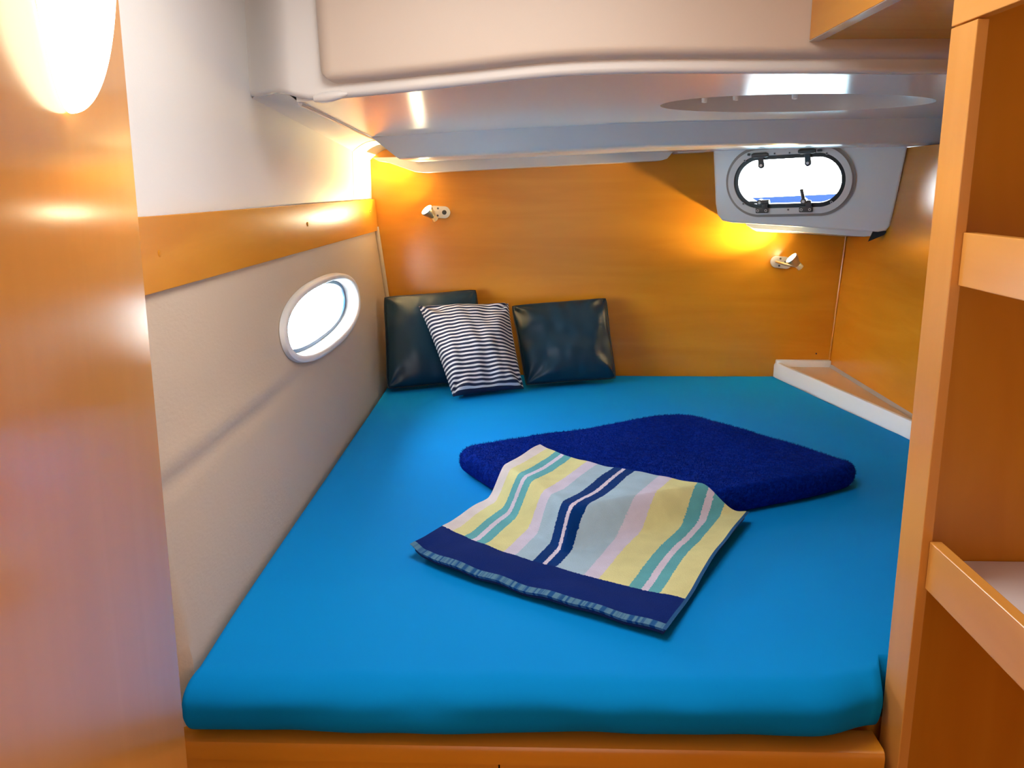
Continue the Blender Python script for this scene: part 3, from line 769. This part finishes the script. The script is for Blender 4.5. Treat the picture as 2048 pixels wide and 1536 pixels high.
for i in range(NU):
    for j in range(NV2):
        face_uv((T[i][j], T[i + 1][j], T[i + 1][j + 1], T[i][j + 1]), ((i / NU, j / NV2), ((i + 1) / NU, j / NV2), ((i + 1) / NU, (j + 1) / NV2), (i / NU, (j + 1) / NV2)))
for i in range(NU):
    for j, s in ((0, 1), (NV2, -1)):
        q = (T[i][j], Bt[i][j], Bt[i + 1][j], T[i + 1][j]); face_uv(q[::s], [((i + .5) / NU, j / NV2)] * 4)
for j in range(NV2):
    for i, s in ((0, -1), (NU, 1)):
        q = (T[i][j], Bt[i][j], Bt[i][j + 1], T[i][j + 1]); face_uv(q[::s], [(i / NU, (j + .5) / NV2)] * 4)
link('upper_layer', bm, M['towel'], tr, True, 60)
# the folded-under layer beneath
def tow_low(u, v):
    u2, v2 = lerp(.012, .986, u), lerp(.02, .985, v); p = coons(u2, v2)
    return Vector((p.x, p.y, max(.7535, towel_z(u2, v2, p) - .0085)))
bm = grid_bm(tow_low, 60, 50, True)
g2 = bmesh.ops.extrude_face_region(bm, geom=bm.faces[:])
for v in [e for e in g2['geom'] if isinstance(e, bmesh.types.BMVert)]: v.co.z = max(.7525, v.co.z - .006)
link('under_layer', bm, M['towelback'], tr, True, 60)

# ------------------------------------------------------------------ swivel reading lamps
def reading_lamp(label, plate, wall_n, along, head_base, head_dir, power, plate_side=1, scale=1.0, beam=115, lname='reading_lamp_beam'):
    """plate: centre of wall plate; along: direction of the plate's long axis; head_base: rear end of the bell; head_dir: where it points"""
    plate, N0, Al = Vector(plate), Vector(wall_n).normalized(), Vector(along).normalized(); Up = N0.cross(Al)
    hb_, hd = Vector(head_base), Vector(head_dir).normalized()
    root = empty('reading_lamp', plate); tag(root, label, 'lamp', 'swivel reading lamps')
    pts = []
    for k in range(32):
        th = 2 * math.pi * k / 32; cs, sn = math.cos(th), math.sin(th)
        pts.append(plate + Al * (.022 * cs + math.copysign(.018, cs)) + Up * .022 * sn + N0 * .0005)
    pl = link('base_plate', prism(pts, N0 * .006, .0012), M['lampwhite'], root, True, 40)
    link('switch', lathe_bm([(0, .0085), (.002, .0085), (.0026, .007), (.0026, 0)], plate + Al * .018 + N0 * .0055, N0, 20), M['black'], pl, True, 40)
    for s in (-1, 1): link('screw', lathe_bm([(0, .0038), (.001, .0038), (.001, 0)], plate - Al * .006 + Up * s * .013 + N0 * .0058, N0, 12), M['hinge'], pl)
    jn = plate - Al * .020 + N0 * .004
    link('swivel_arm', tube_bm([jn, jn + N0 * .012, lerp(jn + N0 * .016, hb_, .5) , hb_ + hd * .006], .005, 10), M['brass'], root, True, 50)
    prof = [(0, 0), (0, .0115)]
    for k in range(6): prof += [(.002 + k * .0026, .0122), (.0032 + k * .0026, .0108)]
    prof += [(.019, .0118), (.026, .0135), (.036, .0185), (.046, .0225), (.052, .0238), (.0535, .0236), (.0535, .0222), (.046, .0205), (.040, .017)]
    prof = [(d * scale, r * scale) for d, r in prof]
    link('shade', lathe_bm(prof, hb_, hd, 28), M['brass'], root, True, 35)
    link('bulb', lathe_bm([(.040 * scale, .0165 * scale), (.046 * scale, .0192 * scale), (.0505 * scale, .012 * scale), (.0515 * scale, 0)], hb_, hd, 24), M['bulb'], root, True)
    l = bpy.data.lights.new(lname, 'SPOT'); l.energy = power; l.color = (1, .72, .30); l.spot_size = R(beam); l.spot_blend = .7; l.shadow_soft_size = .012
    o = bpy.data.objects.new(lname, l); COL.objects.link(o); o.location = hb_ + hd * .06 * scale; o.rotation_euler = hd.to_track_quat('-Z', 'Y').to_euler()
    o.parent = root; o.matrix_parent_inverse = Matrix.Translation(plate).inverted()
    return root
reading_lamp('white reading lamp on the bulkhead above the leather cushions, shining into the hull corner', (-.362, 3.349, 1.354), (0, -1, 0), (1, 0, -.06), (-.372, 3.305, 1.327), (-.50, -.38, .62), 22)
reading_lamp('white reading lamp on the bulkhead below the window housing', (.905, 3.349, 1.172), (0, -1, 0), (1, 0, -.12), (.955, 3.265, 1.158), (-.58, -.06, .56), 26)

# ------------------------------------------------------------------ open shelving beside the berth
su = empty('shelf_unit', (.6, 1.0, 0)); tag(su, 'open varnished wooden shelf unit with raised lips beside the berth', 'shelf')
link('post', box_bm(.520, .5345, 1.138, 1.208, 0, 1.643, .0012), M['solid_z'], su)
link('header', box_bm(.520, .5345, -.3, 1.208, 1.645, 1.72, .0012), M['solid_y'], su)
link('back_panel', box_bm(.536, 1.12, 1.212, 1.232, 0, 1.72), M['wood_z'], su)
for z0, z1, zf in ((1.327, 1.393, 1.34), (.915, .983, .924)):
    s = link('shelf', box_bm(.548, 1.10, -.3, 1.210, zf - .014, zf, .001), M['shelfwhite'], su)
    link('lip', box_bm(.530, .546, -.3, 1.137, z0, z1, .0012), M['solid_y'], s)
link('top_board', box_bm(.536, 1.104, -.3, 1.210, 1.70, 1.718), M['wood_y'], su)
link('side_panel', box_bm(1.105, 1.12, -.3, 1.21, 0, 1.72), M['wood_z'], su)
link('near_post', box_bm(.520, .5345, -.37, -.302, 0, 1.72, .0012), M['wood_z'], su)

# overhead locker above the shelf end
lk = empty('overhead_locker', (.8, 1.53, 1.72)); tag(lk, 'varnished wooden overhead locker against the headliner above the shelf post', 'locker')
link('side_panel', box_bm(.520, .536, 1.212, 1.826, 1.722, 1.978, .001), M['wood_y'], lk)
link('bottom_panel', box_bm(.537, 1.14, 1.212, 1.826, 1.724, 1.738), M['wood_x'], lk)
link('edge_strip', box_bm(.519, .540, 1.214, 1.825, 1.7195, 1.7215, .0005), M['steel'], lk)
link('front_panel', box_bm(.537, 1.14, 1.212, 1.226, 1.74, 1.978), M['wood_x'], lk)

# ------------------------------------------------------------------ door leaf standing open at the near side
d1 = empty('door_1', (-.42, .95, 0)); structure(d1)
tx, ty = -.252, .968
def dp(t, off): return Vector((-.4235 - tx * t * 1.0 + ty * off, .95 - ty * t + (-tx) * off, 0))
def slab(t0, t1, o0, o1, z0, z1, bev):
    c = [dp(t0, o0), dp(t1, o0), dp(t1, o1), dp(t0, o1)]
    return hexa([p + Vector((0, 0, z0)) for p in c] + [p + Vector((0, 0, z1)) for p in c], bev)
link('leaf', slab(0, .78, -.028, 0, .02, 1.97, .004), M['wood_door'], d1)

# glowing white oval high on the door leaf, reaching down into view
nl = Vector((ty, -tx, 0)); c0 = dp(.27, 0) + Vector((0, 0, 1.665))
wl_ = empty('glowing_oval', c0); tag(wl_, 'glowing white oval high on the open wooden door', 'lamp')
def opal(a, c):
    th, ph = a * 2 * math.pi, (c - .5) * math.pi
    al = Vector((tx, ty, 0))
    r_ = math.cos(ph) ** .9 if abs(c - .5) < .4999 else 0
    return c0 + nl * (.003 + .043 * max(0, math.sin(th)) * r_ if math.sin(th) > 0 else .003) + al * .075 * math.cos(th) * r_ + Vector((0, 0, .162 * math.sin(ph)))
bm = grid_bm(opal, 48, 60); bmesh.ops.remove_doubles(bm, verts=bm.verts, dist=.0002)
M['opal'] = mat('glowing_white', (1, 1, 1), .3); q_ = nodes(M['opal'])[2]
q_.inputs['Emission Color'].default_value = (1, .84, .55, 1); q_.inputs['Emission Strength'].default_value = 4
link('shade', bm, M['opal'], wl_, True, 60)
pts = [c0 + nl * .0005 + Vector((tx, ty, 0)) * .06 * math.cos(2 * math.pi * k / 40) + Vector((0, 0, .13 * math.sin(2 * math.pi * k / 40))) for k in range(40)]
link('back_plate', prism(pts, nl * .002), M['lampwhite'], wl_)
